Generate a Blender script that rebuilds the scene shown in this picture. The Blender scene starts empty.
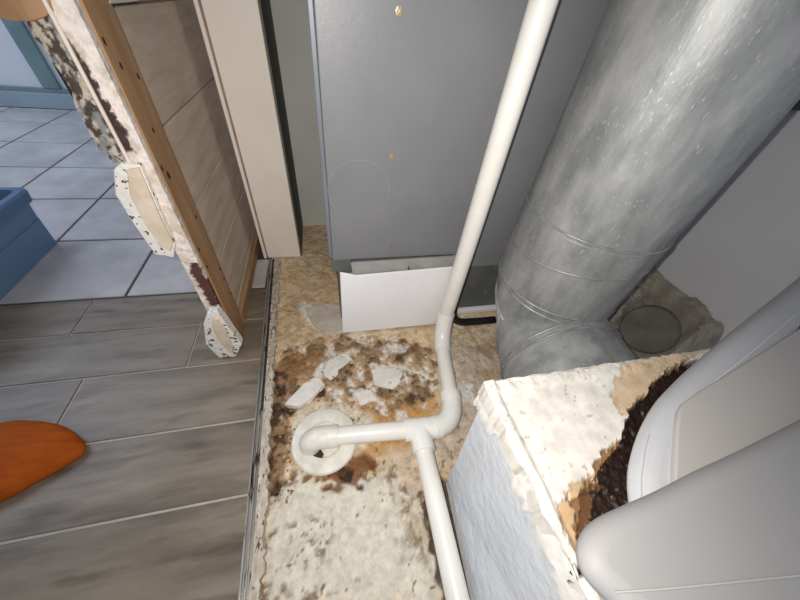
import bpy, bmesh, math, random
import numpy as np
from mathutils import Vector, Matrix
random.seed(7)
S = 0.71          # metres per layout unit (the camera hangs one unit above the closet floor)

# ---------------------------------------------------------------- camera
sc = bpy.context.scene
cd = bpy.data.cameras.new('camera'); cam = bpy.data.objects.new('camera', cd)
sc.collection.objects.link(cam); sc.camera = cam
cd.sensor_fit = 'HORIZONTAL'; cd.sensor_width = 36.0; cd.lens = 13.5; cd.clip_start = 0.01
R0 = (0.974326, -0.202633, 0.098127); R1 = (-0.076564, -0.708080, -0.701970); R2 = (0.211724, 0.676434, -0.705415)
cam.matrix_world = Matrix(((R0[0], -R1[0], -R2[0], 0), (R0[1], -R1[1], -R2[1], 0), (R0[2], -R1[2], -R2[2], S), (0, 0, 0, 1)))
# ---------------------------------------------------------------- light
w = bpy.data.worlds.new('world'); sc.world = w; w.use_nodes = True
w.node_tree.nodes['Background'].inputs[0].default_value = (0.72, 0.80, 0.95, 1)
w.node_tree.nodes['Background'].inputs[1].default_value = 0.42
def light(name, kind, loc, energy, color, **kw):
    l = bpy.data.lights.new(name, kind); l.energy = energy; l.color = color
    for k, v in kw.items(): setattr(l, k, v)
    o = bpy.data.objects.new(name, l); sc.collection.objects.link(o); o.location = Vector(loc) * S
    return o
fl = light('phone_flash', 'SPOT', (-0.045, 0.0, 1.03), 17, (1.0, 0.96, 0.90), spot_size=math.radians(166), spot_blend=0.9, shadow_soft_size=0.004)
# the flash sits beside the lens and looks the same way
fl.rotation_euler = cam.matrix_world.to_euler()
al = light('hall_daylight', 'AREA', (-3.2, 2.2, 2.9), 30, (0.68, 0.78, 1.0), shape='RECTANGLE', size=1.6, size_y=1.2)
al.rotation_euler = (0, math.radians(-12), 0)
sc.view_settings.view_transform = 'Standard'; sc.view_settings.look = 'None'
sc.view_settings.gamma = 1; sc.view_settings.use_curve_mapping = False
sc.view_settings.exposure = 0.0

# ---------------------------------------------------------------- helpers
def lin(c):
    return tuple(((v / 255) / 12.92 if v / 255 <= .04045 else (((v / 255) + .055) / 1.055) ** 2.4) for v in c)
def mat(name, c1, c2=None, scale=8, stretch=(1, 1, 1), rough=.6, metal=0, bump=0, bscale=40, detail=6, attr=False, lo=.35, hi=.65, spec=.5, spots=None, rand=False, coat=0):
    m = bpy.data.materials.new(name); m.use_nodes = True; nt = m.node_tree; N = nt.nodes; L = nt.links
    b = N['Principled BSDF']; b.inputs['Roughness'].default_value = rough; b.inputs['Metallic'].default_value = metal
    b.inputs['Specular IOR Level'].default_value = spec
    if coat: b.inputs['Coat Weight'].default_value = coat; b.inputs['Coat Roughness'].default_value = .12
    tc = N.new('ShaderNodeTexCoord'); mp = N.new('ShaderNodeMapping'); mp.inputs['Scale'].default_value = stretch
    L.new(tc.outputs['Object'], mp.inputs[0])
    vec = mp.outputs[0]
    if rand:
        oi = N.new('ShaderNodeObjectInfo'); vm = N.new('ShaderNodeVectorMath'); vm.operation = 'MULTIPLY_ADD'
        cx = N.new('ShaderNodeCombineXYZ')
        for k in range(3): L.new(oi.outputs['Random'], cx.inputs[k])
        L.new(cx.outputs[0], vm.inputs[0]); vm.inputs[1].default_value = (37, 61, 23); L.new(vec, vm.inputs[2]); vec = vm.outputs[0]
    n = N.new('ShaderNodeTexNoise'); n.inputs['Scale'].default_value = scale; n.inputs['Detail'].default_value = detail
    n.inputs['Roughness'].default_value = .6
    L.new(vec, n.inputs['Vector'])
    cr = N.new('ShaderNodeValToRGB'); cr.color_ramp.elements[0].position = lo; cr.color_ramp.elements[1].position = hi
    L.new(n.outputs['Fac'], cr.inputs[0])
    if attr:
        a = N.new('ShaderNodeAttribute'); a.attribute_name = 'Col'
        cr.color_ramp.elements[0].color = (.82, .82, .82, 1); cr.color_ramp.elements[1].color = (1.1, 1.1, 1.1, 1)
        mx = N.new('ShaderNodeMix'); mx.data_type = 'RGBA'; mx.blend_type = 'MULTIPLY'; mx.inputs['Factor'].default_value = 1
        L.new(a.outputs['Color'], mx.inputs['A']); L.new(cr.outputs[0], mx.inputs['B']); out = mx.outputs['Result']
    else:
        cr.color_ramp.elements[0].color = (*lin(c1), 1); cr.color_ramp.elements[1].color = (*lin(c2 or c1), 1); out = cr.outputs[0]
    if spots:   # (colour, scale, threshold) flecks
        n2 = N.new('ShaderNodeTexNoise'); n2.inputs['Scale'].default_value = spots[1]; n2.inputs['Detail'].default_value = 3
        L.new(vec, n2.inputs['Vector'])
        c2_ = N.new('ShaderNodeValToRGB'); c2_.color_ramp.elements[0].position = spots[2]; c2_.color_ramp.elements[1].position = spots[2] + (spots[3] if len(spots) > 3 else .04)
        L.new(n2.outputs['Fac'], c2_.inputs[0])
        m2 = N.new('ShaderNodeMix'); m2.data_type = 'RGBA'; L.new(c2_.outputs[0], m2.inputs['Factor']); L.new(out, m2.inputs['A'])
        m2.inputs['B'].default_value = (*lin(spots[0]), 1); out = m2.outputs['Result']
    L.new(out, b.inputs['Base Color'])
    if bump:
        n3 = N.new('ShaderNodeTexNoise'); n3.inputs['Scale'].default_value = bscale; n3.inputs['Detail'].default_value = 5
        L.new(vec, n3.inputs['Vector']); bp = N.new('ShaderNodeBump'); bp.inputs['Strength'].default_value = bump
        bp.inputs['Distance'].default_value = .01
        L.new(n3.outputs['Fac'], bp.inputs['Height']); L.new(bp.outputs[0], b.inputs['Normal'])
    return m

def mesh_obj(name, verts, faces, m, root=None, origin=None, smooth=False, cols=None):
    """verts in layout units, world axes; one mesh object, child of root if given"""
    o0 = Vector(root['_o']) if root is not None else Vector(origin or (0, 0, 0))
    v = (np.array(verts, dtype=np.float64) - np.array(o0)) * S
    me = bpy.data.meshes.new(name)
    me.from_pydata(v.tolist() if len(v) < 20000 else v.tolist(), [], faces)
    if smooth: me.polygons.foreach_set('use_smooth', [True] * len(me.polygons))
    if cols is not None:
        ca = me.color_attributes.new('Col', 'FLOAT_COLOR', 'POINT')
        c4 = np.ones((len(v), 4)); c4[:, :3] = cols; ca.data.foreach_set('color', c4.ravel())
    me.materials.append(m); me.update()
    o = bpy.data.objects.new(name, me); sc.collection.objects.link(o)
    if root is not None: o.parent = root
    else: o.location = o0 * S; o['_o'] = list(o0)
    return o
def tag(o, label, cat, group=None):
    o['label'] = label; o['category'] = cat
    if group: o['group'] = group
    return o
def thing(name, loc, label, cat, group=None):
    o = bpy.data.objects.new(name, None); sc.collection.objects.link(o); o.location = Vector(loc) * S; o['_o'] = list(loc)
    o.empty_display_size = .02
    return tag(o, label, cat, group)
def structure(o): o['kind'] = 'structure'; return o
def bm_out(bm):
    bm.normal_update()
    v = [tuple(x.co) for x in bm.verts]; f = [[q.index for q in p.verts] for p in bm.faces]; bm.free(); return v, f
def box(x0, y0, z0, x1, y1, z1, bev=0, seg=2):
    bm = bmesh.new(); bmesh.ops.create_cube(bm, size=1)
    for v in bm.verts:
        v.co = Vector((x0 + (v.co.x + .5) * (x1 - x0), y0 + (v.co.y + .5) * (y1 - y0), z0 + (v.co.z + .5) * (z1 - z0)))
    if bev: bmesh.ops.bevel(bm, geom=bm.edges[:], offset=bev, segments=seg, affect='EDGES', profile=.5)
    bm.verts.index_update(); return bm_out(bm)
def hexa(c, bev=0, seg=2):   # 8 corners: bottom 4 (ccw), top 4
    bm = bmesh.new(); vs = [bm.verts.new(p) for p in c]
    for f in ((3, 2, 1, 0), (4, 5, 6, 7), (0, 1, 5, 4), (1, 2, 6, 5), (2, 3, 7, 6), (3, 0, 4, 7)): bm.faces.new([vs[i] for i in f])
    bmesh.ops.recalc_face_normals(bm, faces=bm.faces[:])
    if bev: bmesh.ops.bevel(bm, geom=bm.edges[:], offset=bev, segments=seg, affect='EDGES', profile=.5)
    bm.verts.index_update(); return bm_out(bm)
def prism(poly, axis, a, b, bev=0, seg=2):
    """extrude a 2D polygon along axis (0,1,2) from a to b"""
    bm = bmesh.new()
    def P(p, t):
        q = list(p); q.insert(axis, t); return bm.verts.new(q)
    A = [P(p, a) for p in poly]; B = [P(p, b) for p in poly]; n = len(poly)
    fa = bm.faces.new(A[::-1]); fb = bm.faces.new(B)
    for i in range(n): bm.faces.new([A[i], A[(i + 1) % n], B[(i + 1) % n], B[i]])
    if bev:
        es = list(fb.edges) + list(fa.edges)
        bmesh.ops.bevel(bm, geom=es, offset=bev, segments=seg, affect='EDGES', profile=.5)
    bmesh.ops.triangulate(bm, faces=[f for f in bm.faces if len(f.verts) > 4])
    bmesh.ops.recalc_face_normals(bm, faces=bm.faces[:])
    bm.verts.index_update(); return bm_out(bm)
def tube(path, rad, n=20, cap=True):
    path = [Vector(p) for p in path]; rr = rad if isinstance(rad, (list, tuple)) else [rad] * len(path)
    V, F = [], []; up = None
    for i, p in enumerate(path):
        if i == 0: t = path[1] - p
        elif i == len(path) - 1: t = p - path[i - 1]
        else: t = (path[i + 1] - p).normalized() + (p - path[i - 1]).normalized()
        t.normalize()
        if up is None: up = Vector((0, 0, 1)) if abs(t.z) < .9 else Vector((1, 0, 0))
        a = t.cross(up); 
        if a.length < 1e-4: a = t.orthogonal()
        a.normalize(); b = a.cross(t).normalized(); up = b
        for k in range(n):
            an = 2 * math.pi * k / n; V.append(tuple(p + rr[i] * (math.cos(an) * a + math.sin(an) * b)))
    for i in range(len(path) - 1):
        for k in range(n):
            F.append([i * n + k, i * n + (k + 1) % n, (i + 1) * n + (k + 1) % n, (i + 1) * n + k])
    if cap:
        F.append(list(range(n))[::-1]); F.append([(len(path) - 1) * n + k for k in range(n)])
    return V, F
def lathe(prof, c, n=40):
    V, F = [], []
    for r, z in prof:
        for k in range(n): a = 2 * math.pi * k / n; V.append((c[0] + r * math.cos(a), c[1] + r * math.sin(a), c[2] + z))
    m = len(prof)
    for i in range(m - 1):
        for k in range(n): F.append([i * n + k, i * n + (k + 1) % n, (i + 1) * n + (k + 1) % n, (i + 1) * n + k])
    F.append([k for k in range(n)][::-1]); F.append([(m - 1) * n + k for k in range(n)])
    return V, F
def arc(p0, p1, p2, n=7):   # rounded corner, quadratic
    p0, p1, p2 = Vector(p0), Vector(p1), Vector(p2)
    return [tuple((1 - t) ** 2 * p0 + 2 * t * (1 - t) * p1 + t * t * p2) for t in [i / n for i in range(n + 1)]]
def autosmooth(o, ang=35):
    me = o.data; me.polygons.foreach_set('use_smooth', [True] * len(me.polygons))
    bm = bmesh.new(); bm.from_mesh(me)
    for e in bm.edges:
        if len(e.link_faces) == 2 and e.calc_face_angle(0) > math.radians(ang): e.smooth = False
    bm.to_mesh(me); bm.free(); return o
def hsh(ix, iy, s):
    v = np.sin(ix * 127.1 + iy * 311.7 + s * 74.7) * 43758.5453; return v - np.floor(v)
def vn(x, y, s=0):
    ix, iy = np.floor(x), np.floor(y); fx, fy = x - ix, y - iy; fx = fx * fx * (3 - 2 * fx); fy = fy * fy * (3 - 2 * fy)
    return (hsh(ix, iy, s) * (1 - fx) + hsh(ix + 1, iy, s) * fx) * (1 - fy) + (hsh(ix, iy + 1, s) * (1 - fx) + hsh(ix + 1, iy + 1, s) * fx) * fy
def fbm(x, y, s=0, o=5):
    r = 0; a = .5; t = 0
    for k in range(o): r = r + a * vn(x, y, s + k * 3.1); t += a; x = x * 2.03 + 5.2; y = y * 2.03 + 1.3; a *= .55
    return r / t
def pdist(X, Y, poly):
    """signed distance to polygon, negative inside"""
    d = np.full(X.shape, 1e9); ins = np.zeros(X.shape, bool); n = len(poly)
    for i in range(n):
        x0, y0 = poly[i][:2]; x1, y1 = poly[(i + 1) % n][:2]
        ex, ey = x1 - x0, y1 - y0; L2 = ex * ex + ey * ey + 1e-12
        t = np.clip(((X - x0) * ex + (Y - y0) * ey) / L2, 0, 1)
        d = np.minimum(d, np.hypot(X - x0 - t * ex, Y - y0 - t * ey))
        c = ((y0 > Y) != (y1 > Y)) & (X < (x1 - x0) * (Y - y0) / (y1 - y0 + 1e-12) + x0); ins ^= c
    return np.where(ins, -d, d)
def cover(X, Y, poly, warp=.015, soft=.006, fr=35, s=0):
    wx = X + (fbm(X * fr, Y * fr, s) - .5) * warp * 2.4; wy = Y + (fbm(X * fr, Y * fr, s + 9) - .5) * warp * 2.4
    return np.clip(.5 - pdist(wx, wy, poly) / soft, 0, 1)
def mixc(C, k, c):
    c = np.array(lin(c)) if not isinstance(c, np.ndarray) else c
    return C * (1 - k[..., None]) + c * k[..., None]
def grid(nx, ny):
    i = np.arange(nx - 1); j = np.arange(ny - 1); I, J = np.meshgrid(i, j)
    a = (J * nx + I).ravel(); return np.stack([a, a + 1, a + nx + 1, a + nx], 1).tolist()

# ---------------------------------------------------------------- materials
M = {}
M['pvc'] = mat('pvc', (230, 226, 216), (238, 235, 228), 14, rough=.34, bump=.02)
M['pvc_fit'] = mat('pvc_fit', (232, 230, 222), (242, 240, 234), 20, rough=.3)
M['pvc_old'] = mat('pvc_old', (205, 198, 182), (232, 228, 216), 30, rough=.45, bump=.1)
M['cabinet'] = mat('cabinet', (122, 122, 125), (130, 130, 133), 5, rough=.42, bump=.03, bscale=160)
M['cabinet_edge'] = mat('cabinet_edge', (112, 116, 124), (120, 124, 132), 9, rough=.4)
M['cab_dark'] = mat('cab_dark', (84, 86, 84), (104, 106, 104), 9, rough=.55, bump=.1, spots=((160, 150, 140), 40, .66))
M['dark'] = mat('dark', (36, 34, 34), (54, 50, 50), 20, rough=.6)
M['black'] = mat('black', (20, 20, 20), (34, 32, 32), 20, rough=.45)
M['brass'] = mat('brass', (150, 132, 104), (190, 172, 140), 60, rough=.4, metal=.5)
M['flange'] = mat('flange', (150, 148, 144), (172, 170, 165), 20, (1, 1, 1), rough=.5, bump=.1)
M['white_panel'] = mat('white_panel', (244, 242, 244), (250, 249, 250), 7, rough=.6, bump=.15, bscale=25)
M['duct'] = mat('duct', (130, 132, 132), (180, 180, 178), 16, (1.5, 1.5, .6), rough=.48, metal=.3, bump=.05, bscale=160, detail=10, hi=.75, spots=((172, 172, 168), 170, .64))
M['duct_seam'] = mat('duct_seam', (128, 130, 130), (172, 172, 170), 30, rough=.42, metal=.45)
M['stub'] = mat('stub', (84, 78, 71), (108, 101, 92), 16, rough=.7, bump=.2)
M['paint_post'] = mat('paint_post', (238, 226, 212), (243, 233, 221), 4, rough=.6, bump=.05)
M['paint_warm'] = mat('paint_warm', (222, 206, 192), (235, 222, 210), 9, rough=.6, bump=.1)
M['side_shade'] = mat('side_shade', (92, 90, 86), (106, 104, 100), 6, rough=.8)
M['trim_brown'] = mat('trim_brown', (140, 114, 98), (166, 140, 124), 20, rough=.6)
M['wall'] = mat('wall', (196, 196, 188), (206, 206, 198), 4, rough=.8, bump=.05)
M['wall_shade'] = mat('wall_shade', (168, 168, 162), (178, 178, 172), 4, rough=.8)
M['wall_right'] = mat('wall_right', (232, 230, 232), (238, 238, 240), 3, rough=.35, bump=.03, bscale=8)
M['wall_far'] = mat('wall_far', (214, 220, 228), (222, 226, 232), 3, rough=.6)
M['trim_green'] = mat('trim_green', (112, 138, 140), (128, 150, 150), 8, rough=.6, bump=.1)
M['base_far'] = mat('base_far', (150, 168, 180), (160, 176, 188), 5, rough=.6)
M['ceiling'] = mat('ceiling', (205, 205, 200), None, 3, rough=.9)
M['grout_light'] = mat('grout_light', (172, 166, 156), (186, 180, 170), 30, rough=.9)
M['grout_dark'] = mat('grout_dark', (70, 68, 66), (84, 82, 80), 30, rough=.9)
M['plank'] = mat('plank', (100, 89, 74), (142, 129, 111), 4, (1, 5, 3), rough=.42, bump=.05, bscale=12, rand=True, spots=((88, 76, 62), 7, .52, .22), lo=.3, hi=.7, detail=8)
M['wall_plank'] = mat('wall_plank', (184, 166, 146), (214, 198, 180), 7, (3, 1, 7), rough=.6, bump=.04, bscale=14, rand=True, lo=.3, hi=.7, detail=8)
M['tile'] = mat('tile', (164, 160, 158), (196, 192, 190), 6, rough=.32, bump=.04, bscale=20, rand=True, detail=7)
M['wood'] = mat('wood', (150, 112, 78), (178, 140, 104), 6, (5, 5, .8), rough=.65, bump=.08, bscale=20, detail=8)
M['wood_y'] = mat('wood_y', (150, 112, 78), (178, 140, 104), 6, (5, .8, 5), rough=.65, bump=.08, bscale=20, detail=8)
M['hole'] = mat('hole', (44, 26, 18), (60, 36, 24), 30, rough=.9)
M['chunk_core'] = mat('chunk_core', (206, 186, 162), (224, 208, 188), 20, rough=.85, bump=.2, bscale=90)
M['chunk_rim'] = mat('chunk_rim', (226, 220, 210), (238, 232, 226), 20, rough=.7, bump=.4, bscale=90, spots=((70, 58, 54), 110, .60))
M['painted'] = mat('painted', None, attr=True, c1=None, scale=60, rough=.75, bump=.35, bscale=130) if False else mat('painted', (0, 0, 0), attr=True, scale=60, rough=.8, bump=.35, bscale=130)
M['painted_gloss'] = mat('painted_gloss', (0, 0, 0), attr=True, scale=40, rough=.4, bump=.06, bscale=60)
M['box_side'] = mat('box_side', (206, 210, 214), (218, 222, 226), 10, rough=.33, bump=.35, bscale=55)
M['torn'] = mat('torn', (236, 232, 224), (244, 241, 234), 30, rough=.5, bump=.2, bscale=60)
M['plastic'] = mat('plastic', (150, 148, 147), (154, 152, 151), 3, rough=.7)
M['plastic_panel'] = mat('plastic_panel', (184, 179, 174), (188, 183, 178), 3, rough=.4)
M['plastic_light'] = mat('plastic_light', (192, 192, 194), (196, 196, 198), 3, rough=.3)
M['plastic_line'] = mat('plastic_line', (235, 236, 240), None, 3, rough=.2)
M['bin'] = mat('bin', (92, 122, 152), (98, 128, 158), 4, rough=.45)
M['bin_in'] = mat('bin_in', (80, 108, 138), (86, 114, 144), 4, rough=.5)
M['orange'] = mat('orange', (156, 70, 6), (176, 84, 12), 14, (1, 4, 4), rough=.75, spec=.2)
M['sole'] = mat('sole', (70, 38, 22), (84, 46, 28), 14, rough=.8)
M['track'] = mat('track', (130, 126, 120), (170, 166, 160), 12, (3, .6, 3), rough=.4, metal=.5, bump=.1, spots=((80, 62, 48), 26, .62))
M['track_wood'] = mat('track_wood', (166, 150, 128), (206, 198, 184), 26, (4, 1, 4), rough=.8, bump=.4, spots=((96, 72, 52), 60, .60))
M['mortar'] = mat('mortar', (188, 176, 160), (206, 196, 182), 18, rough=.9, bump=.5, bscale=60)
M['plaster_white'] = mat('plaster_white', (214, 208, 198), (232, 228, 222), 18, rough=.85, bump=.5, bscale=60, spots=((150, 120, 90), 40, .66))
M['crumb'] = mat('crumb', (110, 74, 44), (170, 140, 104), 30, rough=.9)
M['foam'] = mat('foam', (150, 142, 130), (186, 178, 164), 14, rough=.85, bump=.5, bscale=30)

# ---------------------------------------------------------------- room shell
HT = 3.4
def sbox(name, *a, m, bev=0): return structure(mesh_obj(name, *box(*a, bev=bev), m))
sbox('wall_back', -.15, 1.65, -.05, 1.75, 1.75, HT, m=M['wall'])
sbox('wall_right', 1.66, -1.6, -.05, 1.76, 1.65, HT, m=M['wall_right'])
sbox('wall_far', -4.6, 3.70, -.05, -.36, 3.80, HT, m=M['wall_far'])
sbox('wall_side', -.46, 1.67, -.05, -.36, 3.70, HT, m=M['wall_far'])
sbox('ceiling', -4.6, -1.6, HT, 1.76, 3.8, HT + .05, m=M['ceiling'])
sbox('baseboard_far', -4.6, 3.66, 0, -.46, 3.70, .12, m=M['base_far'], bev=.004)
sbox('trim_1', -4.6, 3.67, .121, -.46, 3.70, .155, m=M['trim_green'], bev=.003)
sbox('trim_2', -2.31, 3.665, .156, -2.19, 3.70, HT, m=M['trim_green'], bev=.003)
sbox('trim_3', -3.5, 3.665, .156, -3.38, 3.70, HT, m=M['trim_green'], bev=.003)
# the white post beside the closet opening
p = structure(mesh_obj('trim_4', *box(-.3155, 1.33, 0, -.157, 1.649, HT, bev=.003), M['paint_post']))
mesh_obj('side_shade', *box(-.1565, 1.334, .002, -.150, 1.648, HT), M['side_shade'], p)['label'] = 'dark grey strip painting the shade on the side of the post'  # thin dark grey strip paints the shade on the post's return face
mesh_obj('edge_strip', *box(-.334, 1.325, .002, -.322, 1.37, HT, bev=.001), M['paint_post'], p)
mesh_obj('edge_strip', *box(-.322, 1.335, .002, -.316, 1.37, HT), M['trim_brown'], p)

# ---------------------------------------------------------------- hall floor: planks and square tiles
fl1 = structure(mesh_obj('floor', *box(-4.6, -1.6, -.06, -.25, 1.10, -.004), M['grout_light']))
rows = [(-1.225, -1.012, -.95), (-1.012, -.80, -1.3), (-.80, -.587, -.7), (-.587, -.375, -1.1), (-.375, -.162, -.6), (-.162, .05, -1.25), (.05, .265, -1.02), (.265, .480, -1.095), (.480, .712, -.841), (.712, .915, -.536), (.915, 1.10, -.972)]
def edge_x(y): return -.244 - .034 * max(0, min(1, y / 1.3))
G = .0035
for y0, y1, j in rows:
    xs = [j + .86 * k for k in range(-4, 3)]
    for a in xs:
        b = a + .86; xa, xb = max(a, -3.0), min(b, edge_x((y0 + y1) / 2))
        if xb - xa < .02: continue
        g = G if y0 < .7 else .0025
        mesh_obj('plank', *box(xa + g, y0 + g, -.02, xb - g, y1 - g, 0, bev=.0015, seg=1), M['plank'], fl1)
fl2 = structure(mesh_obj('floor', *box(-4.6, 1.10, -.06, -.31, 3.7, -.005), M['grout_dark']))
ty = [1.105, 1.541, 1.975, 2.41, 2.845, 3.28, 3.66]
for i in range(len(ty) - 1):
    for k in range(9):
        x1 = -.426 - .44 * k; x0 = x1 - .44
        mesh_obj('tile', *box(x0 + .006, ty[i] + .006, -.02, x1 - .006, ty[i + 1] - .006, 0, bev=.002, seg=1), M['tile'], fl2)
mesh_obj('tile', *box(-.42, 1.112, -.02, -.312, 1.32, 0, bev=.002, seg=1), M['tile'], fl2)

# ---------------------------------------------------------------- closet floor: broken, stained slab
x0, x1, y0, y1, st = -.30, 1.66, -.34, 1.65, .0048
nx, ny = int((x1 - x0) / st) + 1, int((y1 - y0) / st) + 1
X, Y = np.meshgrid(np.linspace(x0, x1, nx), np.linspace(y0, y1, ny))
n1, n2, n3, n4 = fbm(X * 9, Y * 9, 1), fbm(X * 30, Y * 30, 2), fbm(X * 75, Y * 75, 3, 4), fbm(X * 18, Y * 18, 5)
Cc = np.zeros(X.shape + (3,)) + np.array(lin((220, 194, 158)))
Cc = mixc(Cc, np.clip((n1 - .45) * 5, 0, 1) * .8, (226, 210, 184))
Cc = mixc(Cc, np.clip((n2 - .56) * 8, 0, 1) * .5, (184, 148, 106))
Hh = -.010 + (n4 - .5) * .016 + (n2 - .5) * .010 + (n3 - .5) * .003
def F(poly, c, k=1., dz=0, **kw):
    global Cc, Hh
    m = cover(X, Y, poly, **kw) * k; Cc = mixc(Cc, m, c); Hh = Hh + dz * m
F([(-0.215, 0.034, 0.000), (-0.230, 0.231, 0.000), (-0.160, 0.295, 0.000), (-0.054, 0.250, 0.000), (0.011, 0.275, 0.000), (0.137, 0.247, 0.000), (0.201, 0.192, 0.000), (0.236, 0.143, 0.000), (0.216, -0.056, 0.000)], (214, 207, 191), .93, warp=.03, soft=.03, s=1)
F([(0.425, 0.716, 0.000), (0.709, 0.668, 0.000), (0.610, 0.465, 0.000), (0.496, 0.403, 0.000), (0.399, 0.296, 0.000), (0.274, 0.228, 0.000), (0.248, 0.275, 0.000), (0.274, 0.317, 0.000), (0.310, 0.344, 0.000), (0.377, 0.385, 0.000), (0.404, 0.518, 0.000)], (208, 190, 172), .85, warp=.03, soft=.03, s=2)
F([(0.104, 0.331, 0.000), (0.219, 0.327, 0.000), (0.230, 0.208, 0.000), (0.237, 0.108, 0.000), (0.147, 0.223, 0.000), (0.078, 0.263, 0.000)], (196, 178, 156), .7, warp=.03, soft=.03, s=2)
# rust around the drain
F([(-0.189, 0.548, 0.000), (-0.075, 0.569, 0.000), (0.062, 0.521, 0.000), (0.262, 0.429, 0.000), (0.302, 0.379, 0.000), (0.235, 0.324, 0.000), (0.133, 0.311, 0.000), (0.064, 0.271, 0.000), (-0.053, 0.265, 0.000), (-0.149, 0.309, 0.000), (-0.199, 0.398, 0.000)], (196, 148, 88), .85, warp=.02, soft=.03, s=3)
F([(-0.167, 0.484, 0.000), (-0.083, 0.528, 0.000), (0.024, 0.489, 0.000), (0.093, 0.431, 0.000), (0.082, 0.350, 0.000), (0.015, 0.314, 0.000), (-0.058, 0.287, 0.000), (-0.138, 0.324, 0.000), (-0.176, 0.403, 0.000)], (220, 208, 184), .95, warp=.012, soft=.02, s=4)
F([(0.103, 0.499, 0.000), (0.329, 0.456, 0.000), (0.332, 0.417, 0.000), (0.253, 0.394, 0.000), (0.119, 0.423, 0.000)], (206, 152, 84), .7, warp=.02, soft=.02, s=13)
# rubble field
rub = [(-0.200, 0.749, 0.000), (-0.030, 0.796, 0.000), (0.254, 0.739, 0.000), (0.373, 0.661, 0.000), (0.368, 0.532, 0.000), (0.294, 0.439, 0.000), (0.162, 0.430, 0.000), (0.030, 0.480, 0.000), (-0.069, 0.518, 0.000), (-0.155, 0.510, 0.000), (-0.233, 0.530, 0.000), (-0.245, 0.595, 0.000)]
m = cover(X, Y, rub, warp=.03, soft=.02, s=5)
k1 = np.clip((n2 - .50) * 9, 0, 1); k2 = np.clip((n3 - .5) * 9, 0, 1)
Cc = mixc(Cc, m * .75, (172, 138, 100)); Cc = mixc(Cc, m * k1 * (.5 + .5 * k2), (84, 60, 42)); Cc = mixc(Cc, m * np.clip((.44 - n2) * 12, 0, 1), (224, 216, 204))
Hh = Hh + m * ((n2 - .45) * .035 + (n3 - .5) * .012)
# dirt along the track
F([(-0.271, 0.660, 0.000), (-0.148, 0.756, 0.000), (-0.145, 0.633, 0.000), (-0.220, 0.517, 0.000), (-0.177, 0.426, 0.000), (-0.183, 0.310, 0.000), (-0.210, 0.239, 0.000), (-0.246, 0.246, 0.000)], (140, 102, 64), .8, warp=.025, soft=.02, s=6)
m = cover(X, Y, [(-0.276, 0.640, 0.000), (-0.180, 0.626, 0.000), (-0.184, 0.396, 0.000), (-0.184, 0.234, 0.000), (-0.252, 0.247, 0.000)], warp=.03, soft=.02, s=7)
Cc = mixc(Cc, m * np.clip((n2 - .47) * 9, 0, 1), (70, 46, 28)); Hh = Hh + m * (n2 - .5) * .03
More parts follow.
